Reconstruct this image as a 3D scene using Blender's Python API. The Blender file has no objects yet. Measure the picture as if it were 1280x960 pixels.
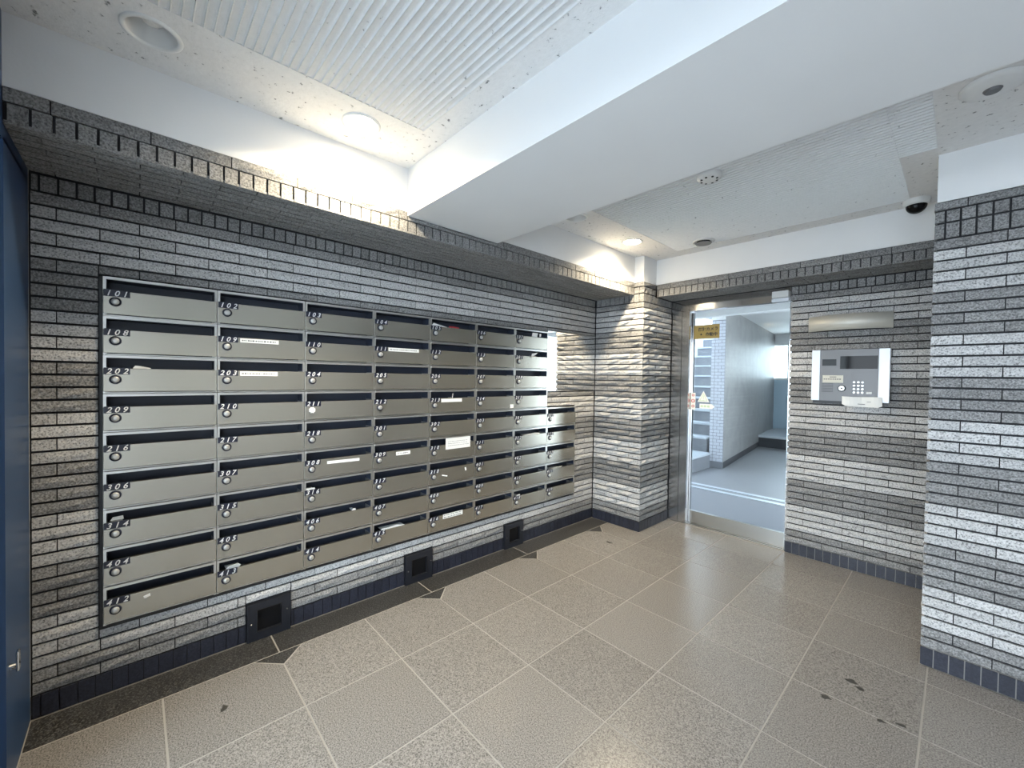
import bpy, bmesh, math, random
from mathutils import Matrix, Vector

S = bpy.context.scene
COL = S.collection
rnd = random.Random(7)

# ------------------------------------------------------------------ camera
FPX, YAW, PIT, ROL = 513.468, 0.8275, -0.0176, 0.0162
CX, CZ = 2.4226, 1.3753
fw = Vector((-math.sin(YAW) * math.cos(PIT), math.cos(YAW) * math.cos(PIT), math.sin(PIT)))
rt = Vector((math.cos(YAW), math.sin(YAW), 0))
up = rt.cross(fw)
r2 = rt * math.cos(ROL) + up * math.sin(ROL)
u2 = -rt * math.sin(ROL) + up * math.cos(ROL)
cam = bpy.data.cameras.new('camera')
cam.sensor_width = 36
cam.lens = 36 * FPX / 1280
cam.clip_start = 0.02
camo = bpy.data.objects.new('camera', cam)
m = Matrix((r2, u2, -fw)).transposed().to_4x4()
m.translation = Vector((CX, 0, CZ))
camo.matrix_world = m
COL.objects.link(camo)
S.camera = camo
CAM = Vector((CX, 0, CZ))

# ------------------------------------------------------------------ sky and exposure
w = bpy.data.worlds.new('sky')
S.world = w
w.use_nodes = True
nt = w.node_tree
bg = nt.nodes['Background']
tc = nt.nodes.new('ShaderNodeTexCoord')
sx = nt.nodes.new('ShaderNodeSeparateXYZ')
rp = nt.nodes.new('ShaderNodeValToRGB')
rp.color_ramp.elements[0].position = 0.0
rp.color_ramp.elements[0].color = (0.80, 0.90, 1.0, 1)
rp.color_ramp.elements[1].position = 1.0
rp.color_ramp.elements[1].color = (0.62, 0.80, 1.0, 1)
nt.links.new(tc.outputs['Generated'], sx.inputs[0])
nt.links.new(sx.outputs['Z'], rp.inputs[0])
nt.links.new(rp.outputs[0], bg.inputs[0])
bg.inputs[1].default_value = 3.4

S.view_settings.view_transform = 'Standard'
S.view_settings.look = 'None'
S.view_settings.gamma = 1
S.view_settings.use_curve_mapping = False
S.view_settings.exposure = 1.5
LAMP_W = 10.0


# ------------------------------------------------------------------ materials
def mat(name, base, rough=0.6, metal=0.0, spec=0.5):
    m = bpy.data.materials.new(name)
    m.use_nodes = True
    b = m.node_tree.nodes['Principled BSDF']
    b.inputs['Base Color'].default_value = (*base, 1)
    b.inputs['Roughness'].default_value = rough
    b.inputs['Metallic'].default_value = metal
    b.inputs['Specular IOR Level'].default_value = spec
    return m


def nodes(m):
    return m.node_tree, m.node_tree.nodes['Principled BSDF']


def coords(t, rand=True):
    tc = t.nodes.new('ShaderNodeTexCoord')
    if not rand:
        return tc.outputs['Object']
    oi = t.nodes.new('ShaderNodeObjectInfo')
    mu = t.nodes.new('ShaderNodeMath'); mu.operation = 'MULTIPLY'; mu.inputs[1].default_value = 37
    ad = t.nodes.new('ShaderNodeVectorMath'); ad.operation = 'ADD'
    t.links.new(oi.outputs['Random'], mu.inputs[0])
    t.links.new(tc.outputs['Object'], ad.inputs[0])
    t.links.new(mu.outputs[0], ad.inputs[1])
    return ad.outputs[0]


def speckled(name, stops, scale, rough, bump=0.0, bscale=60, rand=True, vary=0.12, detail=2.0, bdist=0.004):
    """mineral grain: noise through a ramp, optional relief, a slight tone change from piece to piece"""
    m = mat(name, (0.5, 0.5, 0.5), rough)
    t, b = nodes(m)
    co = coords(t, rand)
    n = t.nodes.new('ShaderNodeTexNoise')
    n.inputs['Scale'].default_value = scale
    n.inputs['Detail'].default_value = detail
    n.inputs['Roughness'].default_value = 0.6
    t.links.new(co, n.inputs['Vector'])
    r = t.nodes.new('ShaderNodeValToRGB')
    el = r.color_ramp.elements
    while len(el) < len(stops):
        el.new(0.5)
    for e, (p, c) in zip(el, stops):
        e.position = p
        e.color = (*c, 1)
    t.links.new(n.outputs['Fac'], r.inputs[0])
    last = r.outputs[0]
    if vary:
        oi = t.nodes.new('ShaderNodeObjectInfo')
        mr = t.nodes.new('ShaderNodeMapRange')
        mr.inputs['To Min'].default_value = 1 - vary
        mr.inputs['To Max'].default_value = 1 + vary
        t.links.new(oi.outputs['Random'], mr.inputs[0])
        mx = t.nodes.new('ShaderNodeVectorMath'); mx.operation = 'SCALE'
        t.links.new(last, mx.inputs[0])
        t.links.new(mr.outputs[0], mx.inputs['Scale'])
        last = mx.outputs[0]
    t.links.new(last, b.inputs['Base Color'])
    if bump:
        n2 = t.nodes.new('ShaderNodeTexNoise')
        n2.inputs['Scale'].default_value = bscale
        n2.inputs['Detail'].default_value = 4
        t.links.new(co, n2.inputs['Vector'])
        bp = t.nodes.new('ShaderNodeBump')
        bp.inputs['Strength'].default_value = bump
        bp.inputs['Distance'].default_value = bdist
        t.links.new(n2.outputs['Fac'], bp.inputs['Height'])
        t.links.new(bp.outputs[0], b.inputs['Normal'])
    return m


def g(v, warm=0.0):
    return (v * (1 + warm), v, v * (1 - warm))


M = {}
M['tile_light'] = speckled('pale_split_stone', [(0.32, g(0.16)), (0.44, g(0.40, .01)), (0.62, g(0.56, .015))], 150, 0.7, 0.9, 55)
M['tile_dark'] = speckled('dark_split_stone', [(0.34, g(0.105)), (0.50, g(0.215, .015)), (0.68, g(0.34, .015))], 150, 0.7, 0.9, 55)
M['soldier'] = speckled('grey_split_stone', [(0.34, g(0.09)), (0.48, g(0.18, .01)), (0.66, g(0.28, .01))], 150, 0.7, 0.7, 60)
M['base_tile'] = speckled('navy_glazed_tile', [(0.3, (.012, .014, .022)), (0.7, (.03, .033, .05))], 120, 0.35, 0.2, 60)
M['grout_dark'] = mat('dark_mortar', (0.022, 0.022, 0.025), 0.9)
M['grout_floor'] = mat('pale_floor_grout', (0.31, 0.295, 0.27), 0.8)
M['granite'] = speckled('grey_granite', [(0.34, g(0.085, .06)), (0.48, g(0.19, .06)), (0.64, g(0.29, .06))], 200, 0.26, 0.15, 300, vary=0.07, detail=3, bdist=0.001)
M['granite_dark'] = speckled('black_granite', [(0.38, g(0.010)), (0.52, g(0.036, .02)), (0.66, g(0.13, .02))], 150, 0.35, 0.1, 300, vary=0.1, detail=3, bdist=0.001)
M['plaster'] = speckled('white_painted_plaster', [(0.2, g(0.76, .005)), (0.8, g(0.80, .005))], 3, 0.6, 0.08, 90, rand=False, vary=0)
M['beam_paint'] = speckled('white_beam_paint', [(0.2, g(0.72)), (0.8, g(0.77))], 2, 0.55, 0.05, 60, rand=False, vary=0)
M['ribbed'] = speckled('ribbed_ceiling_board', [(0.26, g(0.22)), (0.33, g(0.66)), (0.8, g(0.71))], 45, 0.75, 0.35, 120, rand=False, vary=0, detail=4)
M['pitted'] = speckled('pitted_ceiling_board', [(0.31, g(0.16)), (0.365, g(0.70, .01)), (0.8, g(0.76, .01))], 42, 0.75, 0.6, 70, rand=False, vary=0, detail=5)
M['roof'] = mat('concrete_slab', (0.4, 0.4, 0.4), 0.9)
M['steel'] = mat('satin_steel', (0.46, 0.435, 0.375), 0.27, 0.88)
M['steel_edge'] = mat('bright_steel_edge', (0.62, 0.61, 0.58), 0.28, 0.9)
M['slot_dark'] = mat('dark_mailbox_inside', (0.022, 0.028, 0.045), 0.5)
M['plate'] = mat('navy_number_plate', (0.010, 0.013, 0.030), 0.35)
M['white_ink'] = mat('white_lettering', (0.75, 0.75, 0.75), 0.5)
M['black'] = mat('black_plastic', (0.012, 0.012, 0.013), 0.4)
M['chrome'] = mat('polished_steel', (0.66, 0.66, 0.66), 0.09, 1.0)
M['brushed'] = mat('brushed_steel', (0.55, 0.54, 0.52), 0.3, 1.0)
M['jambsteel'] = mat('dull_polished_steel', (0.60, 0.60, 0.60), 0.2, 1.0)
M['hood'] = mat('pale_brushed_steel', (0.60, 0.58, 0.52), 0.5, 0.35)
M['dial_face'] = mat('silver_dial', (0.60, 0.60, 0.58), 0.3, 0.7)
M['paper'] = mat('white_paper', (0.82, 0.82, 0.80), 0.8)
M['red'] = mat('red_print', (0.45, 0.04, 0.05), 0.6)
M['ink'] = mat('grey_print', (0.12, 0.12, 0.13), 0.7)
M['navy'] = mat('navy_painted_steel', (0.025, 0.06, 0.14), 0.4, 0.0, 0.6)
M['lampbox'] = mat('black_lamp_housing', (0.012, 0.014, 0.020), 0.35)
M['lampglass'] = mat('smoked_glass', (0.008, 0.008, 0.009), 0.06, 0.0, 0.15)
M['white_plastic'] = mat('white_plastic', (0.74, 0.74, 0.73), 0.4)
M['cream_plastic'] = mat('cream_plastic', (0.62, 0.60, 0.52), 0.45)
M['grey_metal'] = mat('grey_metal_fascia', (0.155, 0.155, 0.16), 0.4, 0.3)
M['silver'] = mat('silver_white_trim', (0.72, 0.76, 0.82), 0.35, 0.2)
M['mirror'] = mat('mirror', (0.88, 0.88, 0.87), 0.015, 1.0)
M['yellow'] = mat('mustard_sticker', (0.20, 0.155, 0.045), 0.5)
M['sticker_white'] = mat('white_sticker', (0.75, 0.75, 0.72), 0.5)
M['sticker_green'] = mat('pale_green_sticker', (0.50, 0.62, 0.42), 0.5)
M['lavender'] = mat('pale_ceramic_mosaic', (0.62, 0.63, 0.69), 0.3)
M['panel_grey'] = speckled('polished_grey_panel', [(0.3, g(0.30, .02)), (0.7, g(0.36, .02))], 5, 0.45, 0, rand=False, vary=0)
M['step'] = mat('bluish_stair_vinyl', (0.22, 0.225, 0.245), 0.5)
M['nosing'] = mat('pale_step_nosing', (0.55, 0.58, 0.62), 0.45)
M['hall_floor'] = speckled('grey_hall_floor', [(0.3, (.27, .27, .285)), (0.7, (.34, .34, .355))], 120, 0.4, 0, rand=False, vary=0)
M['concrete'] = mat('pavement_concrete', (0.52, 0.52, 0.51), 0.85)
M['stain'] = mat('dark_floor_stain', (0.035, 0.033, 0.03), 0.6)
M['hall_tile'] = mat('pale_blue_wall_tile', (0.50, 0.64, 0.74), 0.35)
M['wood_dark'] = mat('dark_ledge_side', (0.06, 0.06, 0.065), 0.5)


def emis(name, c, s):
    m = mat(name, c, 0.5)
    t, b = nodes(m)
    b.inputs['Emission Color'].default_value = (*c, 1)
    b.inputs['Emission Strength'].default_value = s
    return m


M['bulb'] = emis('lit_lamp', (1.0, 0.86, 0.62), 30)


def thin_glass(name, tint, refl):
    m = bpy.data.materials.new(name)
    m.use_nodes = True
    t = m.node_tree
    t.nodes.clear()
    o = t.nodes.new('ShaderNodeOutputMaterial')
    tr = t.nodes.new('ShaderNodeBsdfTransparent'); tr.inputs[0].default_value = (*tint, 1)
    gl = t.nodes.new('ShaderNodeBsdfGlossy'); gl.inputs['Roughness'].default_value = 0.01
    fr = t.nodes.new('ShaderNodeFresnel'); fr.inputs[0].default_value = refl
    mx = t.nodes.new('ShaderNodeMixShader')
    t.links.new(fr.outputs[0], mx.inputs[0])
    t.links.new(tr.outputs[0], mx.inputs[1])
    t.links.new(gl.outputs[0], mx.inputs[2])
    t.links.new(mx.outputs[0], o.inputs[0])
    return m


M['glass'] = thin_glass('clear_door_glass', (0.93, 0.96, 0.96), 1.35)


def mat_weave():
    m = mat('ribbed_doormat', (0.3, 0.3, 0.33), 0.6)
    t, b = nodes(m)
    tc = t.nodes.new('ShaderNodeTexCoord')
    mp = t.nodes.new('ShaderNodeMapping'); mp.inputs['Rotation'].default_value = (0, 0, 0.9)
    wv = t.nodes.new('ShaderNodeTexWave'); wv.inputs['Scale'].default_value = 14
    r = t.nodes.new('ShaderNodeValToRGB')
    r.color_ramp.elements[0].color = (0.20, 0.20, 0.22, 1)
    r.color_ramp.elements[1].color = (0.40, 0.40, 0.43, 1)
    t.links.new(tc.outputs['Object'], mp.inputs[0])
    t.links.new(mp.outputs[0], wv.inputs['Vector'])
    t.links.new(wv.outputs['Fac'], r.inputs[0])
    t.links.new(r.outputs[0], b.inputs['Base Color'])
    return m


M['matweave'] = mat_weave()


# ------------------------------------------------------------------ helpers
def link(name, me, parent=None, loc=None):
    o = bpy.data.objects.new(name, me)
    COL.objects.link(o)
    if parent is not None:
        o.parent = parent
    if loc is not None:
        o.location = loc
    return o


def finish(bm, mats, smooth=False):
    me = bpy.data.meshes.new('m')
    bm.to_mesh(me)
    bm.free()
    for k in (mats if isinstance(mats, (list, tuple)) else [mats]):
        me.materials.append(M[k])
    if smooth:
        for p in me.polygons:
            p.use_smooth = True
    return me


def tag(o, label=None, cat=None, group=None, kind=None):
    if label: o['label'] = label
    if cat: o['category'] = cat
    if group: o['group'] = group
    if kind: o['kind'] = kind
    return o


def empty(name, loc, label, cat, group=None):
    o = bpy.data.objects.new(name, None)
    COL.objects.link(o)
    o.location = loc
    o.empty_display_size = 0.05
    return tag(o, label, cat, group)


def box(bm, x0, x1, y0, y1, z0, z1, mi=0, bev=0.0):
    vs = [bm.verts.new(p) for p in ((x0, y0, z0), (x1, y0, z0), (x1, y1, z0), (x0, y1, z0),
                                    (x0, y0, z1), (x1, y0, z1), (x1, y1, z1), (x0, y1, z1))]
    fs = []
    for idx in ((0, 3, 2, 1), (4, 5, 6, 7), (0, 1, 5, 4), (1, 2, 6, 5), (2, 3, 7, 6), (3, 0, 4, 7)):
        f = bm.faces.new([vs[i] for i in idx])
        f.material_index = mi
        fs.append(f)
    if bev:
        es = list({e for f in fs for e in f.edges})
        bmesh.ops.bevel(bm, geom=es, offset=bev, segments=2, affect='EDGES', profile=0.6)


def boxes(name, mats, lst, parent=None, loc=None, bev=0.0):
    bm = bmesh.new()
    for b in lst:
        box(bm, *b[:6], mi=(b[6] if len(b) > 6 else 0), bev=bev)
    return link(name, finish(bm, mats), parent, loc)


def structure(name, mats, lst):
    return tag(boxes(name, mats, lst), kind='structure')


def disc(bm, c, axis, r, r0=None, depth=0.0, seg=28, mi=0, cap0=True, cap1=True):
    """cylinder/cone along axis ('x','y','z'); r at start, r0 at end"""
    r0 = r if r0 is None else r0
    ring = []
    for (rr, d) in ((r, 0.0), (r0, depth)):
        vs = []
        for i in range(seg):
            a = 2 * math.pi * i / seg
            p, q = rr * math.cos(a), rr * math.sin(a)
            co = {'x': (c[0] + d, c[1] + p, c[2] + q), 'y': (c[0] + q, c[1] + d, c[2] + p), 'z': (c[0] + p, c[1] + q, c[2] + d)}[axis]
            vs.append(bm.verts.new(co))
        ring.append(vs)
    new = []
    for i in range(seg):
        j = (i + 1) % seg
        new.append(bm.faces.new((ring[0][i], ring[0][j], ring[1][j], ring[1][i])))
    if cap0: new.append(bm.faces.new(ring[0][::-1]))
    if cap1: new.append(bm.faces.new(ring[1]))
    for f in new: f.material_index = mi
    return new


def revolve(bm, prof, c, seg=36, mi=0, axis='z'):
    """profile [(r, h)] turned about a vertical axis through c"""
    rings = []
    for r, h in prof:
        vs = []
        for i in range(seg):
            a = 2 * math.pi * i / seg
            p, q = r * math.cos(a), r * math.sin(a)
            vs.append(bm.verts.new((c[0] + p, c[1] + q, c[2] + h) if axis == 'z' else
                                   (c[0] + h, c[1] + p, c[2] + q) if axis == 'x' else (c[0] + q, c[1] + h, c[2] + p)))
        rings.append(vs)
    for a, b in zip(rings, rings[1:]):
        for i in range(seg):
            j = (i + 1) % seg
            f = bm.faces.new((a[i], a[j], b[j], b[i]))
            f.material_index = mi
            f.smooth = True
    return rings


X, Y, Z = Vector((1, 0, 0)), Vector((0, 1, 0)), Vector((0, 0, 1))
BAS = {'+x': (Y, X, Z), '-y': (X, -Y, Z), '-x': (Y, -X, Z), 'down_y': (Y, -Z, X), 'down_x': (X, -Z, Y), 'up': (X, Z, Y)}
_tm = {}


def tile_geo(L, H, D, bas, amp, rs):
    eu, en, ev = BAS[bas]
    flip = eu.cross(ev).dot(en) < 0
    nx = max(1, min(4, round(L / 0.06)))
    nz = 2 if amp else 1
    vs, fs = [], []
    for j in range(nz + 1):
        for i in range(nx + 1):
            edge = i in (0, nx) or j in (0, nz)
            n = (-abs(rs.gauss(0, amp * .35)) - 0.0012 if edge else rs.uniform(-amp * .4, amp)) if amp else 0
            u = L * i / nx + (0 if i in (0, nx) or not amp else rs.uniform(-.012, .012))
            v = H * j / nz + (0 if j in (0, nz) or not amp else rs.uniform(-.1, .1) * H)
            vs.append(eu * u + ev * v + en * n)
    idx = lambda i, j: j * (nx + 1) + i
    for j in range(nz):
        for i in range(nx):
            fs.append((idx(i, j), idx(i + 1, j), idx(i + 1, j + 1), idx(i, j + 1)))
    ring = [idx(i, 0) for i in range(nx)] + [idx(nx, j) for j in range(nz)] + [idx(i, nz) for i in range(nx, 0, -1)] + [idx(0, j) for j in range(nz, 0, -1)]
    base = len(vs)
    for k in ring:
        v = vs[k]
        vs.append(v - en * (D + v.dot(en)))
    n = len(ring)
    for k in range(n):
        k2 = (k + 1) % n
        fs.append((ring[k2], ring[k], base + k, base + k2))
    if flip:
        fs = [f[::-1] for f in fs]
    return vs, fs


def tile_mesh(L, H, D, bas, amp, mk, var):
    key = (round(L, 3), round(H, 4), D, bas, amp, mk, var)
    if key not in _tm:
        vs, fs = tile_geo(L, H, D, bas, amp, random.Random(str(key)))
        me = bpy.data.meshes.new('tile')
        me.from_pydata([tuple(v) for v in vs], [], fs)
        me.materials.append(M[mk])
        _tm[key] = me
    return _tm[key]


def lay(parent, bas, O, a0, a1, rows, excl=(), ga=0.004, gz=0.0095, D=0.012, amp=0.0045, cap=300, name='tile', minlen=0.012):
    """tiles in courses. rows: (c0, c1, material, pitch, phase); excl: (a0, a1, c0, c1) cleared rectangles"""
    eu, en, ev = BAS[bas]
    O = Vector(O)
    out = []
    for (c0, c1, mk, pitch, ph) in rows:
        k = math.floor((a0 - ph) / pitch)
        while ph + k * pitch < a1:
            segs = [(max(a0, ph + k * pitch), min(a1, ph + (k + 1) * pitch), c0, c1)]
            k += 1
            for (e0, e1, f0, f1) in excl:
                part = min(c1, f1) - max(c0, f0)
                if part <= 0.0001:
                    continue
                ns = []
                for s0, s1, d0, d1 in segs:
                    if e1 <= s0 or e0 >= s1:
                        ns.append((s0, s1, d0, d1)); continue
                    if s0 < e0: ns.append((s0, e0, d0, d1))
                    if s1 > e1: ns.append((e1, s1, d0, d1))
                    if part < 0.60 * (c1 - c0):          # trimmed along its edge
                        ns.append((max(s0, e0), min(s1, e1), f1 if f0 <= c0 else d0, f0 if f1 >= c1 else d1))
                segs = ns
            for s0, s1, d0, d1 in segs:
                if s1 - s0 > minlen:
                    gj = 0.0075 if pitch < 0.1 and mk == 'soldier' else ga
                    out.append((s0 + gj / 2, d0 + gz / 2, s1 - s0 - gj, d1 - d0 - gz, mk))
    out.sort(key=lambda q: (O + eu * (q[0] + q[2] / 2) + ev * q[1] - CAM).length / max(q[2], .1) ** .5)
    for q in out[:cap]:
        me = tile_mesh(q[2], q[3], D, bas, amp, q[4], rnd.randrange(5))
        link(name, me, parent, O + eu * q[0] + ev * q[1])
    rest = out[cap:]
    if rest:
        by = sorted({q[4] for q in rest})
        vs, fs, mi = [], [], []
        for q in rest:
            v, f = tile_geo(q[2], q[3], D, bas, amp, rnd)
            b = len(vs)
            o = O + eu * q[0] + ev * q[1]
            vs += [tuple(p + o) for p in v]
            fs += [tuple(i + b for i in ff) for ff in f]
            mi += [by.index(q[4])] * len(f)
        me = bpy.data.meshes.new('tiles')
        me.from_pydata(vs, [], fs)
        for k in by: me.materials.append(M[k])
        me.polygons.foreach_set('material_index', mi)
        tag(link('distant_tiles', me, parent), kind='stuff')


# ------------------------------------------------------------------ dimensions
ZB, PITCH = 0.09, 0.0506          # top of the base tiles, course height
NC = 39
ZS = ZB + NC * PITCH              # 2.063: top of the courses
YA, YD, YP = 3.326, 3.859, 2.836  # pilaster face, door wall, pier face
XP1, XD = 0.514, 1.499            # pilaster side, door opening's far edge
XPR = 2.323                       # pier edge
XOH, YHD = 0.42, 3.55             # faces of the two overhangs
Z0, Z1, Z2 = 2.13, 2.197, 2.245   # overhang: underside, joint, top
ZC = 2.47                         # ceiling
BY0, BY1, BZ = 1.07, 1.70, 2.222  # beam
XE = 4.4                          # room's far side
YE = -0.30                        # entrance plane
MY0, MW = -0.098, 0.39            # mailbox bank
MZ0, MH = 0.2975, (1.7664 - 0.2975) / 9


def courses(ph_even, ph_odd, k0=0, k1=NC, tile=0.244):
    rows = []
    for k in range(k0, k1):
        dark = k < 2 or ((k - 2) // 4) % 2 == 1
        rows.append((ZB + k * PITCH, ZB + (k + 1) * PITCH, 'tile_dark' if dark else 'tile_light', tile, ph_even if k % 2 == 0 else ph_odd))
    return rows


# ------------------------------------------------------------------ structure: floor
fl = structure('floor', 'grout_floor', [(-0.25, XE + .1, YE - 0.02, YD + 0.10, -0.08, -0.0012)])
GX = [0.19 + 0.0, 0.625, 1.061, 1.495, 1.928, 2.352, 2.786, 3.22, 3.654, 4.088]
GY = [-0.345 + 0.0, 0.087, 0.521, 0.954, 1.388, 1.815, 2.246, 2.676, 3.09, 3.523]
gp = 0.0036


def floor_piece(pts, mk, name='floor_tile', h=0.006):
    bm = bmesh.new()
    c = Vector((sum(p[0] for p in pts) / len(pts), sum(p[1] for p in pts) / len(pts), -h))
    lo = [bm.verts.new((p[0] - c.x, p[1] - c.y, 0)) for p in pts]
    hi = [bm.verts.new((p[0] - c.x, p[1] - c.y, h + p[2] if len(p) > 2 else h)) for p in pts]
    bm.faces.new(hi)
    n = len(pts)
    for i in range(n):
        j = (i + 1) % n
        bm.faces.new((lo[i], lo[j], hi[j], hi[i]))
    return link(name, finish(bm, mk), fl, c)


def rect(x0, x1, y0, y1):
    return [(x0 + gp, y0 + gp), (x1 - gp, y0 + gp), (x1 - gp, y1 - gp), (x0 + gp, y1 - gp)]


CH = 0.104
for i, x0 in enumerate(GX):
    x1 = GX[i + 1] if i + 1 < len(GX) else XE
    for j, y0 in enumerate(GY):
        y1 = GY[j + 1] if j + 1 < len(GY) else YD
        a0, a1, b0, b1 = x0, x1, max(y0, YE), y1
        if a0 >= XPR and b0 >= YP: continue
        if i == 0:                      # clipped corners beside the black border
            if j == len(GY) - 1: continue
            if j == len(GY) - 2: b1 = YA
            pts = []
            lo_c, hi_c = j % 2 == 0 and j >= 2, j % 2 == 1
            pts += [(a0 + CH + gp, b0 + gp)] if lo_c else [(a0 + gp, b0 + gp)]
            pts += [(a1 - gp, b0 + gp), (a1 - gp, b1 - gp)]
            pts += [(a0 + CH + gp, b1 - gp), (a0 + gp, b1 - CH - gp)] if hi_c else [(a0 + gp, b1 - gp)]
            if lo_c: pts += [(a0 + gp, b0 + CH + gp)]
            floor_piece(pts, 'granite')
            if lo_c:
                t = gp * 1.6
                floor_piece([(a0 + gp, b0 - CH + t), (a0 + CH - t, b0), (a0 + gp, b0 + CH - t)], 'granite_dark')
            continue
        if a0 < XP1 and b0 >= YA: continue
        if b1 > YA and b0 < YA and a0 < XP1: b1 = YA
        if a0 < XPR < a1 and b0 < YP < b1:
            floor_piece(rect(a0, XPR, b0, b1), 'granite')
            floor_piece([(XPR - gp, b0 + gp), (a1 - gp, b0 + gp), (a1 - gp, YP), (XPR - gp, YP)], 'granite')
            continue
        if a0 >= XPR - .05 and b1 > YP: b1 = YP
        if a0 < XPR < a1 and b0 < YP < b1: b1 = YP
        if a0 < XPR < a1 and b0 >= YP: a1 = XPR
        floor_piece(rect(a0, a1, b0, b1), 'granite')
floor_piece(rect(XP1, GX[1], YA, GY[-1]), 'granite')
floor_piece(rect(XP1, GX[1], GY[-1], YD), 'granite')
yy = YE
for y1 in (0.526, 1.39, 2.25, YA):
    floor_piece(rect(0.002, 0.19, yy, y1), 'granite_dark', 'border_stone')
    yy = y1
# dark spots trodden into the floor
for (x, y, r) in ((2.12, 2.43, .016), (2.155, 2.40, .012), (2.06, 2.22, .014), (2.24, 2.235, .010), (2.3, 2.27, .012), (0.42, 0.27, .014), (0.47, 2.93, .02)):
    bm = bmesh.new()
    vs = [bm.verts.new((r * (1 + .35 * math.sin(3 * a + x * 40)) * math.cos(a) * 1.3, r * (.8 + .3 * math.cos(2 * a + y * 30)) * math.sin(a), 0.0008)) for a in [k * math.pi / 8 for k in range(16)]]
    lo = [bm.verts.new((v.co.x, v.co.y, 0)) for v in vs]
    bm.faces.new(vs)
    for k in range(16): bm.faces.new((lo[k], lo[(k + 1) % 16], vs[(k + 1) % 16], vs[k]))
    link('stain', finish(bm, 'stain'), fl, (x, y, 0))

# ------------------------------------------------------------------ structure: walls
HY1, HZ0, HZ1 = MY0 + 8 * MW, MZ0 - 0.012, MZ0 + 9 * MH + 0.004     # opening for the mailboxes
H7 = MY0 + 7 * MW + 0.004
ZL = MZ0 + 5 * MH + 0.006
b, t = -0.25, -0.012
wl = structure('wall_left', 'grout_dark', [
    (b, t, YE - 0.3, MY0 - 0.010, 0, 2.66), (b, t, MY0 - 0.010, HY1 + 0.006, 0, HZ0), (b, t, MY0 - 0.010, H7, HZ1, 2.66),
    (b, t, H7, HY1 + 0.006, ZL, 2.66), (b, t, HY1 + 0.006, YD + 0.2, 0, 2.66), (b, b + 0.02, MY0 - .01, HY1 + .006, HZ0, HZ1)])
boxes('recess_gap_shade', 'black', [(-0.02, 0.010, MY0 - 0.010, HY1 + 0.004, MZ0 - 0.0125, MZ0 - 0.001), (-0.02, 0.006, MY0 - 0.010, MY0 - 0.001, MZ0 - 0.001, MZ0 + 9 * MH)], wl)  # black strips stand in for the shaded gap below and left of the bank
FL = [(0.420, 0.620), (1.300, 1.507), (2.166, 2.367)]
mail_ex = [(MY0 - 0.012, H7, HZ0, HZ1), (H7 - .01, HY1 + 0.006, HZ0, ZL), (2.632, 3.322, 1.25, 1.78)]
fl_ex = [(a - .004, c + .004, -0.02, 0.196) for a, c in FL]
lay(wl, '+x', (0, 0, 0), YE + 0.004, YA - 0.003, courses(-0.106, -0.228) + [(ZS, Z0, 'soldier', 0.0506, -0.02)], mail_ex + fl_ex)
bl = structure('baseboard_left', 'grout_dark', [(-0.012, -0.006, YE, YA, 0, ZB)])
lay(bl, '+x', (0.002, 0, 0), YE + 0.004, YA - 0.003, [(0.002, ZB, 'base_tile', 0.0506, -0.02)], fl_ex, amp=0.0012, D=0.009, gz=0.003, name='base_tile')

wc = structure('wall_corner', 'grout_dark', [(-0.012, XP1 - 0.012, YA + 0.012, YD + 0.2, 0, 2.243)])
top3 = lambda ph: [(ZS, 2.14, 'soldier', 0.0506, ph), (2.14, 2.2, 'soldier', 0.0506, ph), (2.2, 2.245, 'soldier', 0.244, ph)]
lay(wc, '-y', (0, YA, 0), 0.003, XP1, courses(0.026, 0.148) + top3(0.008), amp=0.0105)
lay(wc, '+x', (XP1, 0, 0), YA + 0.013, YD, courses(YA + 0.12, YA) + [(ZS, 2.14, 'soldier', 0.0506, YA), (2.14, 2.2, 'soldier', 0.0506, YA), (2.2, 2.245, 'soldier', 0.244, YA)],
    [(YHD - .002, YD + .1, Z0, 2.3)], amp=0.0105, cap=150)
bc = structure('baseboard_corner', 'grout_dark', [(0, XP1 - 0.004, YA + 0.004, YA + 0.012, 0, ZB), (XP1 - 0.012, XP1 - 0.004, YA + 0.004, YD, 0, ZB)])
lay(bc, '-y', (0, YA - 0.002, 0), 0.003, XP1, [(0.002, ZB, 'base_tile', 0.0506, 0.008)], amp=0.0012, D=0.009, gz=0.003, name='base_tile')
lay(bc, '+x', (XP1 + 0.002, 0, 0), YA, YD, [(0.002, ZB, 'base_tile', 0.0506, YA)], amp=0.0012, D=0.009, gz=0.003, name='base_tile')

wb = structure('wall_back', 'grout_dark', [(XD + 0.012, XPR, YD + 0.012, YD + 0.2, 0, 2.66), (XP1 - 0.012, XD + 0.012, YD + 0.012, YD + 0.2, 2.13, 2.66)])
IC = (1.655, 2.10, 1.235, 1.615)      # entry phone
lay(wb, '-y', (0, YD, 0), XD, XPR - 0.002, courses(1.497, 1.618) + [(ZS, Z0, 'soldier', 0.0506, XD)], [(IC[0] + .01, IC[1] - .01, IC[2] + .02, IC[3])])
lay(wb, '-x', (XD, 0, 0), YD + 0.012, YD + 0.2, courses(YD, YD), amp=0.003, cap=0)
bb = structure('baseboard_back', 'grout_floor', [(XD + 0.004, XPR, YD + 0.006, YD + 0.012, 0, ZB)])
lay(bb, '-y', (0, YD - 0.002, 0), XD, XPR, [(0.002, ZB, 'base_tile', 0.0506, XD)], amp=0.0012, D=0.009, gz=0.003, name='base_tile')

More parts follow.
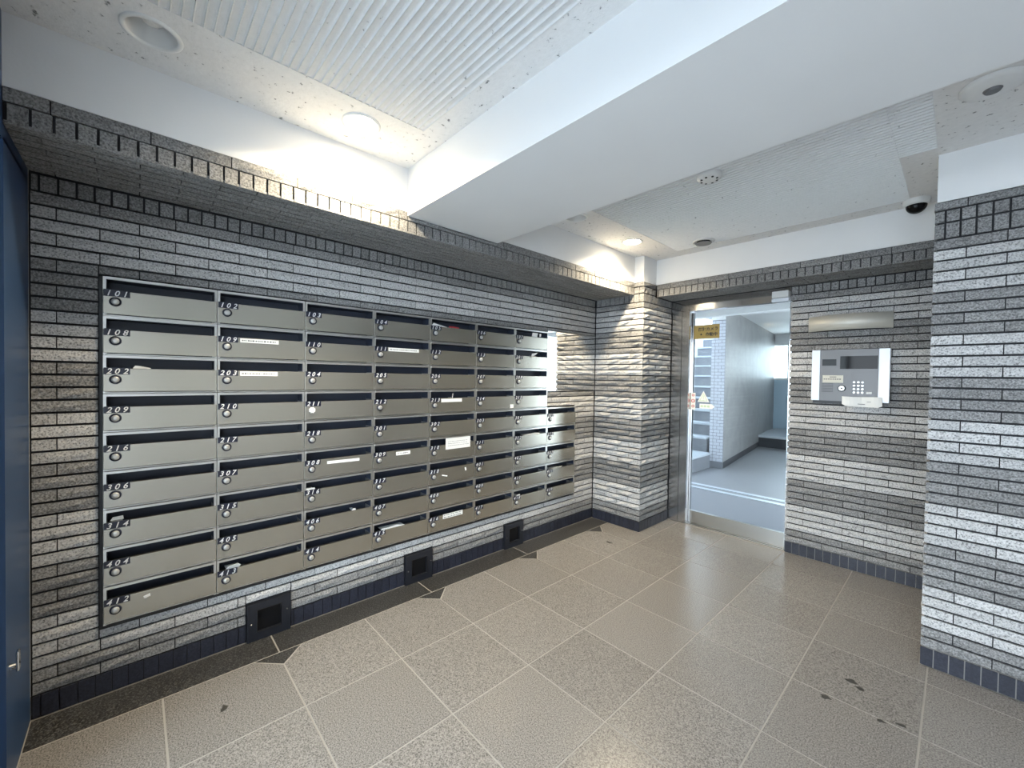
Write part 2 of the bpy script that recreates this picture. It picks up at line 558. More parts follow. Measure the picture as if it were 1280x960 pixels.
wr = structure('wall_right', 'grout_dark', [(XPR + 0.012, XE, YP + 0.012, YD + 0.3, 0, 2.243)])
lay(wr, '-y', (0, YP, 0), XPR, 3.2, courses(2.553, 2.431) + [(ZS, 2.14, 'soldier', 0.0494, 2.3605), (2.14, 2.2, 'soldier', 0.0494, 2.3605), (2.2, 2.243, 'soldier', 0.244, 2.431)])
lay(wr, '-x', (XPR, 0, 0), YP + 0.013, YD, courses(YP + .12, YP) + top3(YP), cap=0)
br = structure('baseboard_right', 'grout_floor', [(XPR + 0.008, XE, YP + 0.006, YP + 0.012, 0, ZB)])
lay(br, '-y', (0, YP - 0.002, 0), XPR, 3.2, [(0.002, ZB, 'base_tile', 0.0506, 2.37)], amp=0.0012, D=0.009, gz=0.003, name='base_tile')
structure('trim_4', 'plaster', [(XPR + 0.008, XE, YP + 0.006, YD + 0.3, 2.2435, 2.66)])
structure('wall_side', 'plaster', [(XE, XE + 0.15, YE - 0.3, YD + 0.2, 0, 2.66)])

# overhang above the mailboxes
oh = structure('trim_1', ['grout_dark', 'plaster'], [(-0.012, XOH - 0.012, YE, YA + 0.012, Z0 + 0.012, Z2, 0), (-0.012, XOH - 0.006, YE, YA + .3, Z2, 2.66, 1)])
lay(oh, '+x', (XOH, 0, 0), YE, YA, [(Z0, Z1, 'soldier', 0.0506, -0.243), (Z1, Z2, 'soldier', 0.244, -0.2)], [(BY0, BY1, BZ - .001, 2.3)], gz=0.005)
srow = [(0.002 + k * 0.0522, 0.002 + (k + 1) * 0.0522, 'soldier', 0.244, -0.106 if k % 2 else -0.228) for k in range(8)]
lay(oh, 'down_y', (0, 0, Z0), YE, YA, srow, amp=0.003, cap=130)
# header above the inner door
hd = structure('trim_2', ['grout_dark', 'plaster'], [(XP1, XPR, YHD + 0.012, YD + 0.012, Z0 + 0.012, Z2, 0), (XP1 - .1, XPR + .02, YHD + 0.006, YD + 0.2, Z2, 2.66, 1)])
lay(hd, '-y', (0, YHD, 0), XP1, XPR, [(Z0, Z1, 'soldier', 0.0511, 1.501), (Z1, Z2, 'soldier', 0.244, 1.38)], gz=0.005)
srow = [(YHD + 0.003 + k * 0.0505, YHD + 0.003 + (k + 1) * 0.0505, 'soldier', 0.244, .53 if k % 2 else .65) for k in range(6)]
lay(hd, 'down_x', (0, 0, Z0), XP1, XPR, srow, amp=0.003)
# white pier head above the pilaster
structure('trim_3', 'plaster', [(XOH - .02, XP1 - 0.008, YA + 0.006, YHD + 0.02, 2.2435, 2.66)])
# beam
structure('ceiling_beam', 'beam_paint', [(XOH - 0.008, XE, BY0, BY1, BZ, 2.66)])

# ceiling: board with round openings for the lamps, two ribbed panels, slab above
DL = [(0.627, 0.042, False), (0.629, 0.730, True), (0.626, 2.222, False), (0.628, 2.930, True)]
DR = 0.072


def board_with_holes(x0, x1, y0, y1, holes, bm):
    ys = y0
    hw = DR + 0.02
    for (hx, hy) in sorted(holes, key=lambda h: h[1]):
        for q in ((x0, x1, ys, hy - hw), (x0, hx - hw, hy - hw, hy + hw), (hx + hw, x1, hy - hw, hy + hw)):
            v = [bm.verts.new(p) for p in ((q[0], q[2], ZC), (q[0], q[3], ZC), (q[1], q[3], ZC), (q[1], q[2], ZC))]
            bm.faces.new(v)
        n = 32
        inner = [bm.verts.new((hx + DR * math.cos(2 * math.pi * k / n), hy + DR * math.sin(2 * math.pi * k / n), ZC)) for k in range(n)]
        outer = []
        for k in range(n):
            c, s = math.cos(2 * math.pi * k / n), math.sin(2 * math.pi * k / n)
            f = hw / max(abs(c), abs(s))
            outer.append(bm.verts.new((hx + c * f, hy + s * f, ZC)))
        for k in range(n):
            j = (k + 1) % n
            bm.faces.new((inner[k], inner[j], outer[j], outer[k]))
        ys = hy + hw
    v = [bm.verts.new(p) for p in ((x0, ys, ZC), (x0, y1, ZC), (x1, y1, ZC), (x1, ys, ZC))]
    bm.faces.new(v)


bm = bmesh.new()
board_with_holes(XOH - .01, 0.77, YE, BY0, [(d[0], d[1]) for d in DL[:2]], bm)
board_with_holes(XOH - .01, 0.77, BY1, YHD + .01, [(d[0], d[1]) for d in DL[2:]], bm)
for q in ((0.77, XE, YE, 0.0), (0.77, XE, 0.955, BY0), (0.77, XE, BY1, 1.76), (0.77, XPR + .02, 3.40, YHD + .01), (XPR + .006, XE, 1.76, YP + .02), (2.20, XPR + 0.006, 2.74, 3.40), ):
    v = [bm.verts.new(p) for p in ((q[0], q[2], ZC), (q[0], q[3], ZC), (q[1], q[3], ZC), (q[1], q[2], ZC))]
    bm.faces.new(v)
bmesh.ops.recalc_face_normals(bm, faces=bm.faces)
for f in bm.faces:
    if f.normal.z > 0: f.normal_flip()
ce = tag(link('ceiling', finish(bm, 'pitted')), kind='structure')
boxes('slab', 'roof', [(-0.3, XE + .15, YE - 0.3, YD + 0.2, 2.66, 2.8)], ce)


def ribbed(x0, x1, y0, y1, pitch, bite=None):
    bm = bmesh.new()
    n = round((y1 - y0) / pitch)
    pr = []
    for k in range(n):
        y = y0 + (y1 - y0) * k / n
        p = (y1 - y0) / n
        pr += [(y, ZC + .001), (y + p * .62, ZC + .0045), (y + p * .80, ZC + .0035), (y + p * .90, ZC - .003)]
    pr.append((y1, ZC + .001))
    prev = None
    for (y, z) in pr:
        xx = x1
        row = (bm.verts.new((x0, y, z)), bm.verts.new((xx, y, z)))
        if prev: bm.faces.new((prev[0], row[0], row[1], prev[1]))
        prev = row
    # closed ends and back
    box(bm, x0 - .002, x1, y0 - .002, y1 + .002, ZC + 0.008, ZC + 0.016)
    box(bm, x0 - .003, x0, y0 - .002, y1 + .002, ZC + 0.0005, ZC + 0.008)
    return link('ribbed_panel', finish(bm, 'ribbed'), ce)


ribbed(0.77, XE, 0.0, 0.955, 0.0272)
ribbed(0.77, 2.20, 1.76, 3.40, 0.0272)
ribbed(2.20, XPR + 0.006, 1.76, 2.74, 0.0272)

# ------------------------------------------------------------------ entrance behind the camera
d1 = structure('door_1', 'navy', [(0, 0.40, YE - 0.06, YE, 0, 2.10), (0, XE, YE - 0.06, YE, 2.085, 2.47)])
boxes('leaf_stile', 'navy', [(0.412, 0.468, YE - 0.05, YE - 0.012, 0.01, 2.08), (1.25, 1.306, YE - 0.05, YE - 0.012, 0.01, 2.08), (0.468, 1.25, YE - 0.05, YE - 0.012, 0.01, 0.09), (0.468, 1.25, YE - 0.05, YE - 0.012, 2.02, 2.08)], d1)
boxes('pane', 'glass', [(0.468, 1.25, YE - 0.034, YE - 0.028, 0.09, 2.02)], d1)
bm = bmesh.new()
disc(bm, (0.350, YE, 0.40), 'y', 0.011, 0.011, 0.018, 14)
box(bm, 0.338, 0.362, YE + 0.014, YE + 0.022, 0.385, 0.45, bev=0.003)
link('bolt', finish(bm, 'chrome'), d1)
structure('wall_front', 'plaster', [(-0.25, XE, YE - 0.30, YE - 0.06, 2.47, 2.8), (-0.25, 0, YE - 0.30, YE, 0, 2.66), (3.6, XE, YE - 0.30, YE, 0, 2.47)])
structure('added_shade_canopy', 'plaster', [(-2, 7, -1.8, YE - 0.30, 2.47, 2.75)])  # unseen canopy, added only to cut daylight on the floor
structure('ground', 'concrete', [(-8, 12, -14, YE - 0.02, -0.12, -0.004)])

# ------------------------------------------------------------------ inner doorway
d2 = structure('door_2', 'brushed', [(XP1, XD, YD + 0.02, YD + 0.10, -0.004, 0.006)])
boxes('rail', 'black', [(XP1, XD, YD + 0.035, YD + 0.044, 0.006, 0.0075), (XP1, XD, YD + .085, YD + .092, .006, .0075)], d2)
boxes('jamb', 'jambsteel', [(0.520, 0.612, YD + 0.004, YD + 0.06, 0.006, 2.02), (0.616, 0.685, YD + 0.004, YD + 0.06, 0.006, 2.02)], d2)
boxes('header', 'chrome', [(XP1, XD, YD + 0.002, YD + 0.06, 2.02, 2.128)], d2)
boxes('jamb', 'chrome', [(XD - 0.006, XD + 0.010, YD + 0.0125, YD + 0.10, 0.006, 2.02)], d2)

sd = empty('sliding_door', (1.09, YD + 0.085, 0.006), 'clear glass sliding door in polished steel frame beside the entry phone', 'door')
yd = 0.0
x0, x1 = -0.413, 0.40
boxes('stile', 'chrome', [(x0 - .012, x0 + .022, -0.018, 0.018, 0.002, 2.01)], sd)
boxes('bottom_rail', 'brushed', [(x0 + .022, x1, -0.018, 0.018, 0.002, 0.118)], sd)
boxes('glass', 'glass', [(x0 + .022, x1, -0.004, 0.004, 0.118, 2.012)], sd)


def text_bm(s, h, shear=0.0, bold=0.0):
    cu = bpy.data.curves.new('t', 'FONT')
    cu.body = s
    cu.size = h
    cu.shear = shear
    cu.offset = bold
    cu.resolution_u = 2
    o = bpy.data.objects.new('t', cu)
    COL.objects.link(o)
    bpy.context.view_layer.update()
    me = bpy.data.meshes.new_from_object(o)
    bpy.data.objects.remove(o)
    return me


def add_text(bm, me, ox, oy, oz, plane, mi):
    """lay flat text geometry on a face; plane '+x' (reads along +y) or '-y' (reads along +x)"""
    xs = [v.co.x for v in me.vertices]
    base = min(xs) if xs else 0
    vs = []
    for v in me.vertices:
        x, y = v.co.x - base, v.co.y
        vs.append(bm.verts.new((ox, oy + x, oz + y) if plane == '+x' else (ox + x, oy, oz + y)))
    for p in me.polygons:
        try:
            f = bm.faces.new([vs[i] for i in p.vertices])
            f.material_index = mi
        except ValueError:
            pass


# stickers on the inner door
bm = bmesh.new()
box(bm, -0.391, -0.160, -0.0052, -0.0042, 1.755, 1.885, 0)
tm = text_bm('防犯カメラ', 0.036, 0, 0.0012)
add_text(bm, tm, -0.350, -0.0058, 1.832, '-y', 1)
tm = text_bm('作動中', 0.036, 0, 0.0012)
add_text(bm, tm, -0.285, -0.0058, 1.782, '-y', 1)
disc(bm, (-0.325, -0.0060, 1.797), 'y', 0.009, 0.009, 0.0006, 10, 1)
link('camera_notice', finish(bm, ['yellow', 'black']), sd)
sd.children[-1]['label'] = 'mustard yellow security camera notice'
bm = bmesh.new()
box(bm, -0.402, -0.358, -0.0205, -0.0182, 1.085, 1.245, 0)
for zc, r in ((1.222, .012), (1.168, .018), (1.118, .014)):
    disc(bm, (-0.380, -0.0214, zc), 'y', r, r, 0.0008, 16, 1)
    disc(bm, (-0.380, -0.0218, zc), 'y', r * .65, r * .65, 0.0005, 16, 0)
    box(bm, -0.380 - r * .7, -0.380 + r * .7, -0.0222, -0.0219, zc - .002, zc + .002, 1)
link('icon_strip', finish(bm, ['sticker_white', 'red']), sd)
sd.children[-1]['label'] = 'narrow white sticker with round red signs'
bm = bmesh.new()
for (s, mi, yo) in ((1.0, 0, -0.0052), (0.72, 1, -0.0058), (.55, 0, -.0062)):
    cx_, cz_ = -0.290, 1.195
    pts = [(cx_ - 0.055 * s, cz_ - 0.035 * s), (cx_ + 0.055 * s, cz_ - 0.035 * s), (cx_, cz_ + 0.07 * s)]
    f = bm.faces.new([bm.verts.new((p[0], yo, p[1])) for p in pts]); f.material_index = mi
box(bm, -.293, -.287, -.0066, -.0062, 1.19, 1.222, 1)
box(bm, -.293, -.287, -.0066, -.0062, 1.175, 1.182, 1)
link('warning_sticker', finish(bm, ['sticker_white', 'sticker_green']), sd)
sd.children[-1]['label'] = 'small triangular warning sticker'
bm = bmesh.new()
pts = [(-0.325, 1.10), (-0.215, 1.10), (-0.185, 1.122), (-0.215, 1.144), (-0.325, 1.144)]
bm.faces.new([bm.verts.new((p[0], -0.0052, p[1])) for p in pts])
for k in range(3):
    x = -.315 + k * .03
    box(bm, x, x + .022, -.0060, -.0056, 1.112, 1.132, 1)
link('arrow_sticker', finish(bm, ['sticker_white', 'sticker_green']), sd)
sd.children[-1]['label'] = 'white arrow sticker pointing to the glass'

ds = empty('door_sensor', (1.432, YD - 0.02, 2.015), 'white door sensor box on the steel header above the sliding door', 'sensor')
boxes('case', 'white_plastic', [(-0.058, 0.058, -0.02, 0.022, 0.032, 0.085)], ds, bev=0.004)
boxes('lens_bar', 'silver', [(-0.060, 0.060, -0.017, 0.022, 0.0, 0.028)], ds, bev=0.004)

# ------------------------------------------------------------------ hall beyond the inner door
structure('floor_hall', 'hall_floor', [(-1.5, 3.2, YD + 0.10, 11.6, -0.08, -0.003)])
structure('ceiling_hall', 'plaster', [(-1.5, 3.4, YD + 0.2, 5.6, 2.50, 2.7), (-0.30, 3.4, 5.6, 7.2, 2.50, 2.7), (-0.75, 3.4, 7.2, 11.6, 2.50, 2.7)])
structure('wall_hall_right', 'plaster', [(3.2, 3.4, YD + .2, 4.5, 0, 2.5), (3.2, 3.4, 4.5, 7.0, 2.2, 2.5), (3.2, 3.4, 7.0, 11.6, 0, 2.5)])
structure('trim_5', 'plaster', [(-0.012, 3.2, 5.4, 5.55, 2.19, 2.50)])
hs = structure('trim_6', 'silver', [(-0.1, 2.4, 5.26, 5.34, -0.003, 0.004), (-0.1, 2.4, 5.43, 5.51, -0.003, 0.004)])
structure('wall_hall_left', 'plaster', [(-1.5, -1.35, 4.06, 11.6, 0, 4.2), (-1.5, 0.514, YD + .2, YD + .21, 0, 2.5)])
structure('wall_hall_end', ['plaster', 'hall_tile'], [(-1.5, -0.85, 11.45, 11.6, 0, 2.5, 0), (-0.85, 0.6, 11.45, 11.6, 0, 1.40, 1), (-0.85, 0.6, 11.45, 11.6, 2.28, 2.5, 0), (0.6, 3.2, 11.45, 11.6, 0, 2.5, 0)])
wn = structure('window_1', 'white_plastic', [(-0.85, 0.6, 11.48, 11.56, 1.40, 1.45), (-0.85, 0.6, 11.48, 11.56, 2.23, 2.28), (-0.36, -0.33, 11.48, 11.56, 1.45, 2.23)])
boxes('pane', 'glass', [(-0.85, -0.36, 11.515, 11.521, 1.45, 2.23), (-0.33, 0.6, 11.515, 11.521, 1.45, 2.23)], wn)
structure('ledge', ['nosing', 'wood_dark'], [(-0.55, 2.4, 9.6, 11.4, 0.20, 0.24, 0), (-0.55, 2.4, 9.64, 11.4, -0.003, 0.20, 1)])
dm = tag(boxes('doormat', 'matweave', [(XP1 - .4, 2.0, 4.02, 5.22, -0.003, 0.004)]), 'bluish grey ribbed doormat lying just beyond the sliding glass door', 'doormat')

# dividing wall with a mosaic end and a polished side
A, Bp = Vector((-0.03, 6.72, 0)), Vector((-0.62, 11.45, 0))
dd = (Bp - A).normalized()
nn = Vector((-dd.y, dd.x, 0))          # towards the stairs
bm = bmesh.new()
pts = [A + nn * 0.004, A + nn * .20, Bp + nn * .2, Bp + nn * 0.004]
lo = [bm.verts.new((p.x, p.y, 0)) for p in pts]
hi = [bm.verts.new((p.x, p.y, 2.5)) for p in pts]
for k in range(4): bm.faces.new((lo[k], lo[(k + 1) % 4], hi[(k + 1) % 4], hi[k]))
bmesh.ops.recalc_face_normals(bm, faces=bm.faces)
hw = tag(link('wall_hall_divider', finish(bm, 'plaster')), kind='structure')
bm = bmesh.new()
pts = [A, A - nn * -0.004, Bp + nn * .004, Bp]
lo = [bm.verts.new((p.x, p.y, 0.10)) for p in pts]
hi = [bm.verts.new((p.x, p.y, 2.5)) for p in pts]
for k in range(4): bm.faces.new((lo[k], lo[(k + 1) % 4], hi[(k + 1) % 4], hi[k]))
bmesh.ops.recalc_face_normals(bm, faces=bm.faces)
link('polished_panel', finish(bm, 'panel_grey'), hw)
bm = bmesh.new()
pts = [A - nn * .006, A + nn * .20, A + nn * .20 - dd * .012, A - nn * .006 - dd * .012]
lo = [bm.verts.new((p.x, p.y, 0)) for p in pts]
hi = [bm.verts.new((p.x, p.y, 0.10)) for p in pts]
bm.faces.new(hi)
for k in range(4): bm.faces.new((lo[k], lo[(k + 1) % 4], hi[(k + 1) % 4], hi[k]))
bmesh.ops.recalc_face_normals(bm, faces=bm.faces)
link('base_block', finish(bm, 'step'), hw)
bm = bmesh.new()
pts = [A - nn * .004, A + nn * .004, Bp + nn * .004, Bp - nn * .004]
lo = [bm.verts.new((p.x, p.y, 0)) for p in pts]
hi = [bm.verts.new((p.x, p.y, 0.10)) for p in pts]
bm.faces.new(hi)
for k in range(4): bm.faces.new((lo[k], lo[(k + 1) % 4], hi[(k + 1) % 4], hi[k]))
bmesh.ops.recalc_face_normals(bm, faces=bm.faces)
link('skirting', finish(bm, 'wood_dark'), hw)
# the mosaic: small stretcher tiles, too small to be seen singly
bm = bmesh.new()
z = 0.104
k = 0
while z < 2.30:
    s = 0.006
    edges = [0.0, 0.05, 0.145, 0.20] if k % 2 else [0.0, 0.095, 0.15, 0.20]
    for a, c in zip(edges, edges[1:]):
        p = [A + nn * (a + .003) - dd * .008, A + nn * (c - .003) - dd * .008, A + nn * (c - .003) + dd * .0, A + nn * (a + .003) + dd * .0]
        l = [bm.verts.new((q.x, q.y, z)) for q in p]
        h = [bm.verts.new((q.x, q.y, z + .044)) for q in p]
        bm.faces.new(h); bm.faces.new(l[::-1])
        for i in range(4): bm.faces.new((l[i], l[(i + 1) % 4], h[(i + 1) % 4], h[i]))
    z += 0.05
    k += 1
bmesh.ops.recalc_face_normals(bm, faces=bm.faces)
tag(link('mosaic', finish(bm, 'lavender'), hw), kind='stuff')
bm = bmesh.new()
pts = [A + nn * .001 - dd * .004, A + nn * .199 - dd * .004, A + nn * .199 + dd * .002, A + nn * .001 + dd * .002]
lo = [bm.verts.new((p.x, p.y, 0.10)) for p in pts]
hi = [bm.verts.new((p.x, p.y, 2.31)) for p in pts]
bm.faces.new(hi)
for k in range(4): bm.faces.new((lo[k], lo[(k + 1) % 4], hi[(k + 1) % 4], hi[k]))
bmesh.ops.recalc_face_normals(bm, faces=bm.faces)
link('mosaic_bed', finish(bm, 'step'), hw)

# stairs
st = tag(boxes('staircase', 'step', [(-1.35, -0.20, 5.95, 6.66, 0, 0.205)]), kind='structure')
boxes('landing_tread', 'nosing', [(-1.35, -0.185, 5.94, 6.66, 0.205, 0.235)], st)
for i in range(11):
    z = 0.465 + 0.2 * i
    y = 6.66 + 0.27 * i
    x1s = -0.26 - 0.034 * i
    boxes('riser', 'step', [(-1.35, x1s, y, y + 0.9, max(0, z - 0.9), z - 0.03)], st)
    boxes('tread', 'nosing', [(-1.35, x1s, y - 0.015, y + 0.28, z - 0.03, z)], st)
# ------------------------------------------------------------------ mailboxes
NUMS = ['101 102 103 104 105 106 107', '108 109 110 111 112 113 201', '202 203 204 205 206 207 208', '209 210 211 212 213 214 215',
        '216 217 218 301 302 303 304 305', '306 307 308 309 310 311 312 313', '314 315 316 317 318 401 402 403', '404 405 406 407 408 409 410 411', '412 413 414 415 416 417 418 419']
ORD = ['first', 'second', 'third', 'fourth', 'fifth', 'sixth', 'seventh', 'eighth', 'ninth']
Wb, Hb = MW, MH
g1 = 0.0012
DEP = 0.20
Y0, Y1b = g1, Wb - g1
Z0b, Z1b = g1, Hb - g1
SLOT0, SLOT1 = Hb * 0.655, Hb - 0.013      # slot opening
# housing: side walls, roof lip, slot lining
bm = bmesh.new()
box(bm, -DEP, 0.010, Y0, Y0 + 0.0095, Z0b, Z1b, 0)
box(bm, -DEP, 0.010, Y1b - 0.0095, Y1b, Z0b, Z1b, 0)
box(bm, -DEP, 0.014, Y0 + .0095, Y1b - .0095, Z1b - 0.0105, Z1b, 0)
box(bm, -DEP, 0.004, Y0 + .0095, Y1b - .0095, Z0b, Z0b + 0.004, 0)
HOUSING = finish(bm, ['steel_edge'])
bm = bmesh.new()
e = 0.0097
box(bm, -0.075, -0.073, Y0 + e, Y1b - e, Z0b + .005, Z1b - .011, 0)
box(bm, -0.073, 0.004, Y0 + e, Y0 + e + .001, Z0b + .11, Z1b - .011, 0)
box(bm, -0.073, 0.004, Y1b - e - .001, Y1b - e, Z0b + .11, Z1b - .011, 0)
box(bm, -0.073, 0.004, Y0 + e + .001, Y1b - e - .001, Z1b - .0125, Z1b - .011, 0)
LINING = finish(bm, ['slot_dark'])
# door: sheet with folded top lip and a thin bottom return
bm = bmesh.new()
box(bm, 0.0045, 0.0115, Y0 + 0.0004, Y1b - 0.0004, 0.0085, SLOT0, 0, bev=0.0014)
box(bm, -0.008, 0.0045, Y0 + 0.0105, Y1b - 0.0105, SLOT0 - .004, SLOT0, 0)
DOOR = finish(bm, ['steel'])
# dial lock: black ring and knurled silver face
DY, DZ = 0.0385, SLOT0 - 0.047
bm = bmesh.new()
revolve(bm, [(0.0195, 0.0), (0.0195, 0.004), (0.0175, 0.006), (0.0125, 0.006)], (0.0115, DY, DZ), 24, 0, 'x')
rr = revolve(bm, [(0.0128, 0.004), (0.0128, 0.012), (0.0105, 0.0145), (0.004, 0.015)], (0.0115, DY, DZ), 24, 1, 'x')
f = bm.faces.new(rr[-1]); f.material_index = 1
bmesh.ops.recalc_face_normals(bm, faces=bm.faces)
DIAL = finish(bm, ['plate', 'dial_face'])
bm = bmesh.new()
n = 16
prof = [0.0195 if k % 2 else 0.015 for k in range(n)]
lo = [bm.verts.new((0.0118, DY + prof[k] * math.cos(2 * math.pi * k / n), DZ + prof[k] * math.sin(2 * math.pi * k / n))) for k in range(n)]
hi = [bm.verts.new((0.022, DY + prof[k] * .8 * math.cos(2 * math.pi * k / n), DZ + prof[k] * .8 * math.sin(2 * math.pi * k / n))) for k in range(n)]
bm.faces.new(hi)
for k in range(n): bm.faces.new((lo[k], lo[(k + 1) % n], hi[(k + 1) % n], hi[k]))
STAR = finish(bm, ['white_plastic'])
DIG = {d: text_bm(d, 0.033, 0.28, 0.0004) for d in '0123456789'}
PY0, PY1, PZ0, PZ1 = 0.0032, 0.084, SLOT0 - 0.0255, SLOT0 + 0.003


def plate_mesh(num):
    bm = bmesh.new()
    box(bm, 0.0116, 0.0128, PY0, PY1, PZ0, PZ1, 0)
    for k, ch in enumerate(num):
        wd = max(v.co.x for v in DIG[ch].vertices) - min(v.co.x for v in DIG[ch].vertices)
        add_text(bm, DIG[ch], 0.0131, PY0 + 0.0165 + k * 0.0255 - wd / 2, PZ0 + 0.0028, '+x', 1)
    return finish(bm, ['plate', 'white_ink'])


def strip(y0, y1, z0, z1, tilt=0.0, marks=0, mk='paper', x=0.0117):
    """paper label stuck to a mailbox door, with illegible rows of small print"""
    bm = bmesh.new()
    box(bm, x, x + 0.0006, y0, y1, z0, z1, 0)
    rs = random.Random(y0 + z0)
    if marks:
        rows = 2 if (z1 - z0) > .03 else 1
        for r in range(rows):
            zc = z0 + (z1 - z0) * (r + .5) / rows
            yq = y0 + .008
            while yq < y1 - .014:
                wq = rs.uniform(.003, .009)
                hq = min(.0035, (z1 - z0) * .22) * rs.uniform(.5, 1)
                box(bm, x + .0006, x + .0009, yq, yq + wq, zc - hq, zc + hq, 1)
                yq += wq + rs.uniform(.002, .006)
    if tilt:
        bmesh.ops.rotate(bm, verts=bm.verts, cent=(x, (y0 + y1) / 2, (z0 + z1) / 2), matrix=Matrix.Rotation(tilt, 3, 'X'))
    return finish(bm, [mk, 'ink'])


LAB = {'109': [(.092, .262, SLOT0 - .0235, SLOT0 - .003, 0, 1)], '203': [(.092, .258, SLOT0 - .025, SLOT0 - .003, 0, 1)],
       '111': [(.092, .305, SLOT0 - .024, SLOT0 - .002, 0, 1)], '308': [(.120, .305, SLOT0 - .031, SLOT0 - .015, -.02, 0)],
       '309': [(.150, .250, SLOT0 - .031, SLOT0 - .008, 0, 1)], '213': [(.092, .265, SLOT0 - .029, SLOT0 - .005, 0, 0)],
       '416': [(.118, .285, SLOT0 - .027, SLOT0 + .004, 0, 1)], '214': [(.345, .380, .012, .042, 0, 0)],
       '412': [(.128, .150, SLOT0 - .030, SLOT0 - .018, .3, 0)], '318': [(.105, .150, SLOT0 - .055, SLOT0 - .047, -.25, 0), (.300, .312, SLOT0 - .04, SLOT0 - .016, .2, 0)]}
DESC = {'109': 'with a printed white name strip', '203': 'with a written white name strip', '111': 'with a long white name strip', '308': 'with a plain white strip',
        '309': 'with a short name label', '213': 'with a blank white strip', '416': 'with a pinkish name label', '214': 'with a small white square', '412': 'with a white paint dab',
        '318': 'with two white paint chips', '211': 'with a white notched knob'}
for r, row in enumerate(NUMS):
    for c, num in enumerate(row.split()):
        lab = 'grey steel mailbox marked %s %s, %s row, %s column' % (num, DESC.get(num, ''), ORD[r], ORD[c])
        root = empty('mailbox', (0.004, MY0 + c * MW, MZ0 + (8 - r) * MH), ' '.join(lab.split()).replace(' ,', ','), 'mailbox', 'mailboxes of the steel bank')
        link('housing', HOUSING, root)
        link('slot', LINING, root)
        d = link('door', DOOR, root)
        link('number_plate', plate_mesh(num), d)
        link('dial_lock', STAR if num == '211' else DIAL, d)
        for q in LAB.get(num, []):
            o = link('paper_strip', strip(*q), d)

POS = {n: (c, r) for r, row in enumerate(NUMS) for c, n in enumerate(row.split())}


def at(num, y, z, x=0.012):
    c, r = POS[num]
    return Vector((0.004 + x, MY0 + c * MW + y, MZ0 + (8 - r) * MH + z))


def leaflet(num, pts, label, mk='paper', x=0.006, dep=-0.05, curl=0.01, name='leaflet'):
    """folded sheet lying in a slot: outline (y, z above the slot edge) standing out of it, with its tail inside the box"""
    bm = bmesh.new()
    f1, f2 = [], []
    for i, (y, z) in enumerate(pts):
        lift = x + curl * (z / 0.04)
        f1.append(bm.verts.new((lift, y, SLOT0 + z)))
        f2.append(bm.verts.new((lift - 0.0012, y, SLOT0 + z + .0004)))
    bm.faces.new(f1)
    bm.faces.new(f2[::-1])
    n = len(pts)
    for i in range(n):
        j = (i + 1) % n
        bm.faces.new((f1[i], f2[i], f2[j], f1[j]))
    ys = [p[0] for p in pts]
    z0 = SLOT0 + .0008
    box(bm, dep, x - .001, min(ys) + .004, max(ys) - .004, z0, z0 + .0012)
    bmesh.ops.recalc_face_normals(bm, faces=bm.faces)
    o = link(name, finish(bm, [mk]), None, at(num, 0, 0, 0))
    return tag(o, label, 'leaflet')


leaflet('202', [(.092, .001), (.10, .013), (.112, .012), (.150, .004), (.152, .001)], 'white leaflet corner peeking from the slot of mailbox 202')
leaflet('105', [(.014, .001), (.03, .022), (.07, .014), (.125, .005), (.145, .001)], 'crumpled white flyer stuffed in the slot of mailbox 105', x=0.0, curl=0.004)
leaflet('105', [(.155, .001), (.15, .010), (.19, .012), (.235, .008), (.24, .001)], 'dark red flyer beside the crumpled white one in mailbox 105', 'red', x=0.002)
leaflet('413', [(.035, .001), (.05, .022), (.085, .026), (.10, .012), (.092, .001)], 'bent white envelope jutting from the slot of mailbox 413', curl=0.03)
leaflet('415', [(.06, .001), (.062, .010), (.13, .010), (.15, .016), (.20, .006), (.22, .001)], 'thin white booklet lying in the slot of mailbox 415')
leaflet('314', [(.022, .005), (.030, .020), (.062, .022), (.064, .006)], 'small white card standing in the slot of mailbox 314', x=-0.004)
leaflet('316', [(.012, .001), (.012, .010), (.055, .012), (.06, .001)], 'small white slip in the slot of mailbox 316')
leaflet('406', [(.265, .001), (.27, .012), (.285, .012), (.29, .001)], 'tiny white slip in the slot of mailbox 406')
leaflet('201', [(.175, -.012), (.17, .020), (.235, .034), (.215, .012)], 'white triangular paper corner jutting from mailbox 201', curl=0.02, x=.022)
leaflet('107', [(.20, .004), (.20, .036), (.265, .036), (.265, .004)], 'white card inside the slot of mailbox 107', x=-0.004)
leaflet('107', [(.29, .008), (.285, .032), (.305, .034), (.31, .010)], 'narrow pale slip beside the white card in mailbox 107', x=-0.004)
leaflet('312', [(.125, .001), (.14, .006), (.21, .009), (.24, .014), (.30, .008), (.31, .001)], 'thin cream paper edge along the slot of mailbox 312')
leaflet('411', [(.06, .002), (.07, .014), (.14, .022), (.185, .022), (.20, .001)], 'rolled white flyer jutting from the slot of mailbox 411', curl=0.06)
leaflet('418', [(.04, .001), (.05, .013), (.08, .014), (.085, .001)], 'small pale slip in the slot of mailbox 418')
leaflet('213', [(.185, .001), (.184, .030), (.188, .030), (.190, .001)], 'upright thin card edge in the slot of mailbox 213')
# taped notice over the slot of 310
bm = bmesh.new()
box(bm, 0, 0.0008, 0, 0.212, 0, 0.080, 0)
rs = random.Random(3)
for k in range(3):
    y = .02
    while y < .185:
        wq = rs.uniform(.006, .016)
        box(bm, .0008, .0010, y, y + wq, .052 - k * .014, .0545 - k * .014, 1)
        y += wq + rs.uniform(.003, .009)
tag(link('notice', finish(bm, ['paper', 'ink']), None, at('310', .132, SLOT0 - .034, .0125)), 'white paper notice taped across the slot of mailbox 310', 'notice')

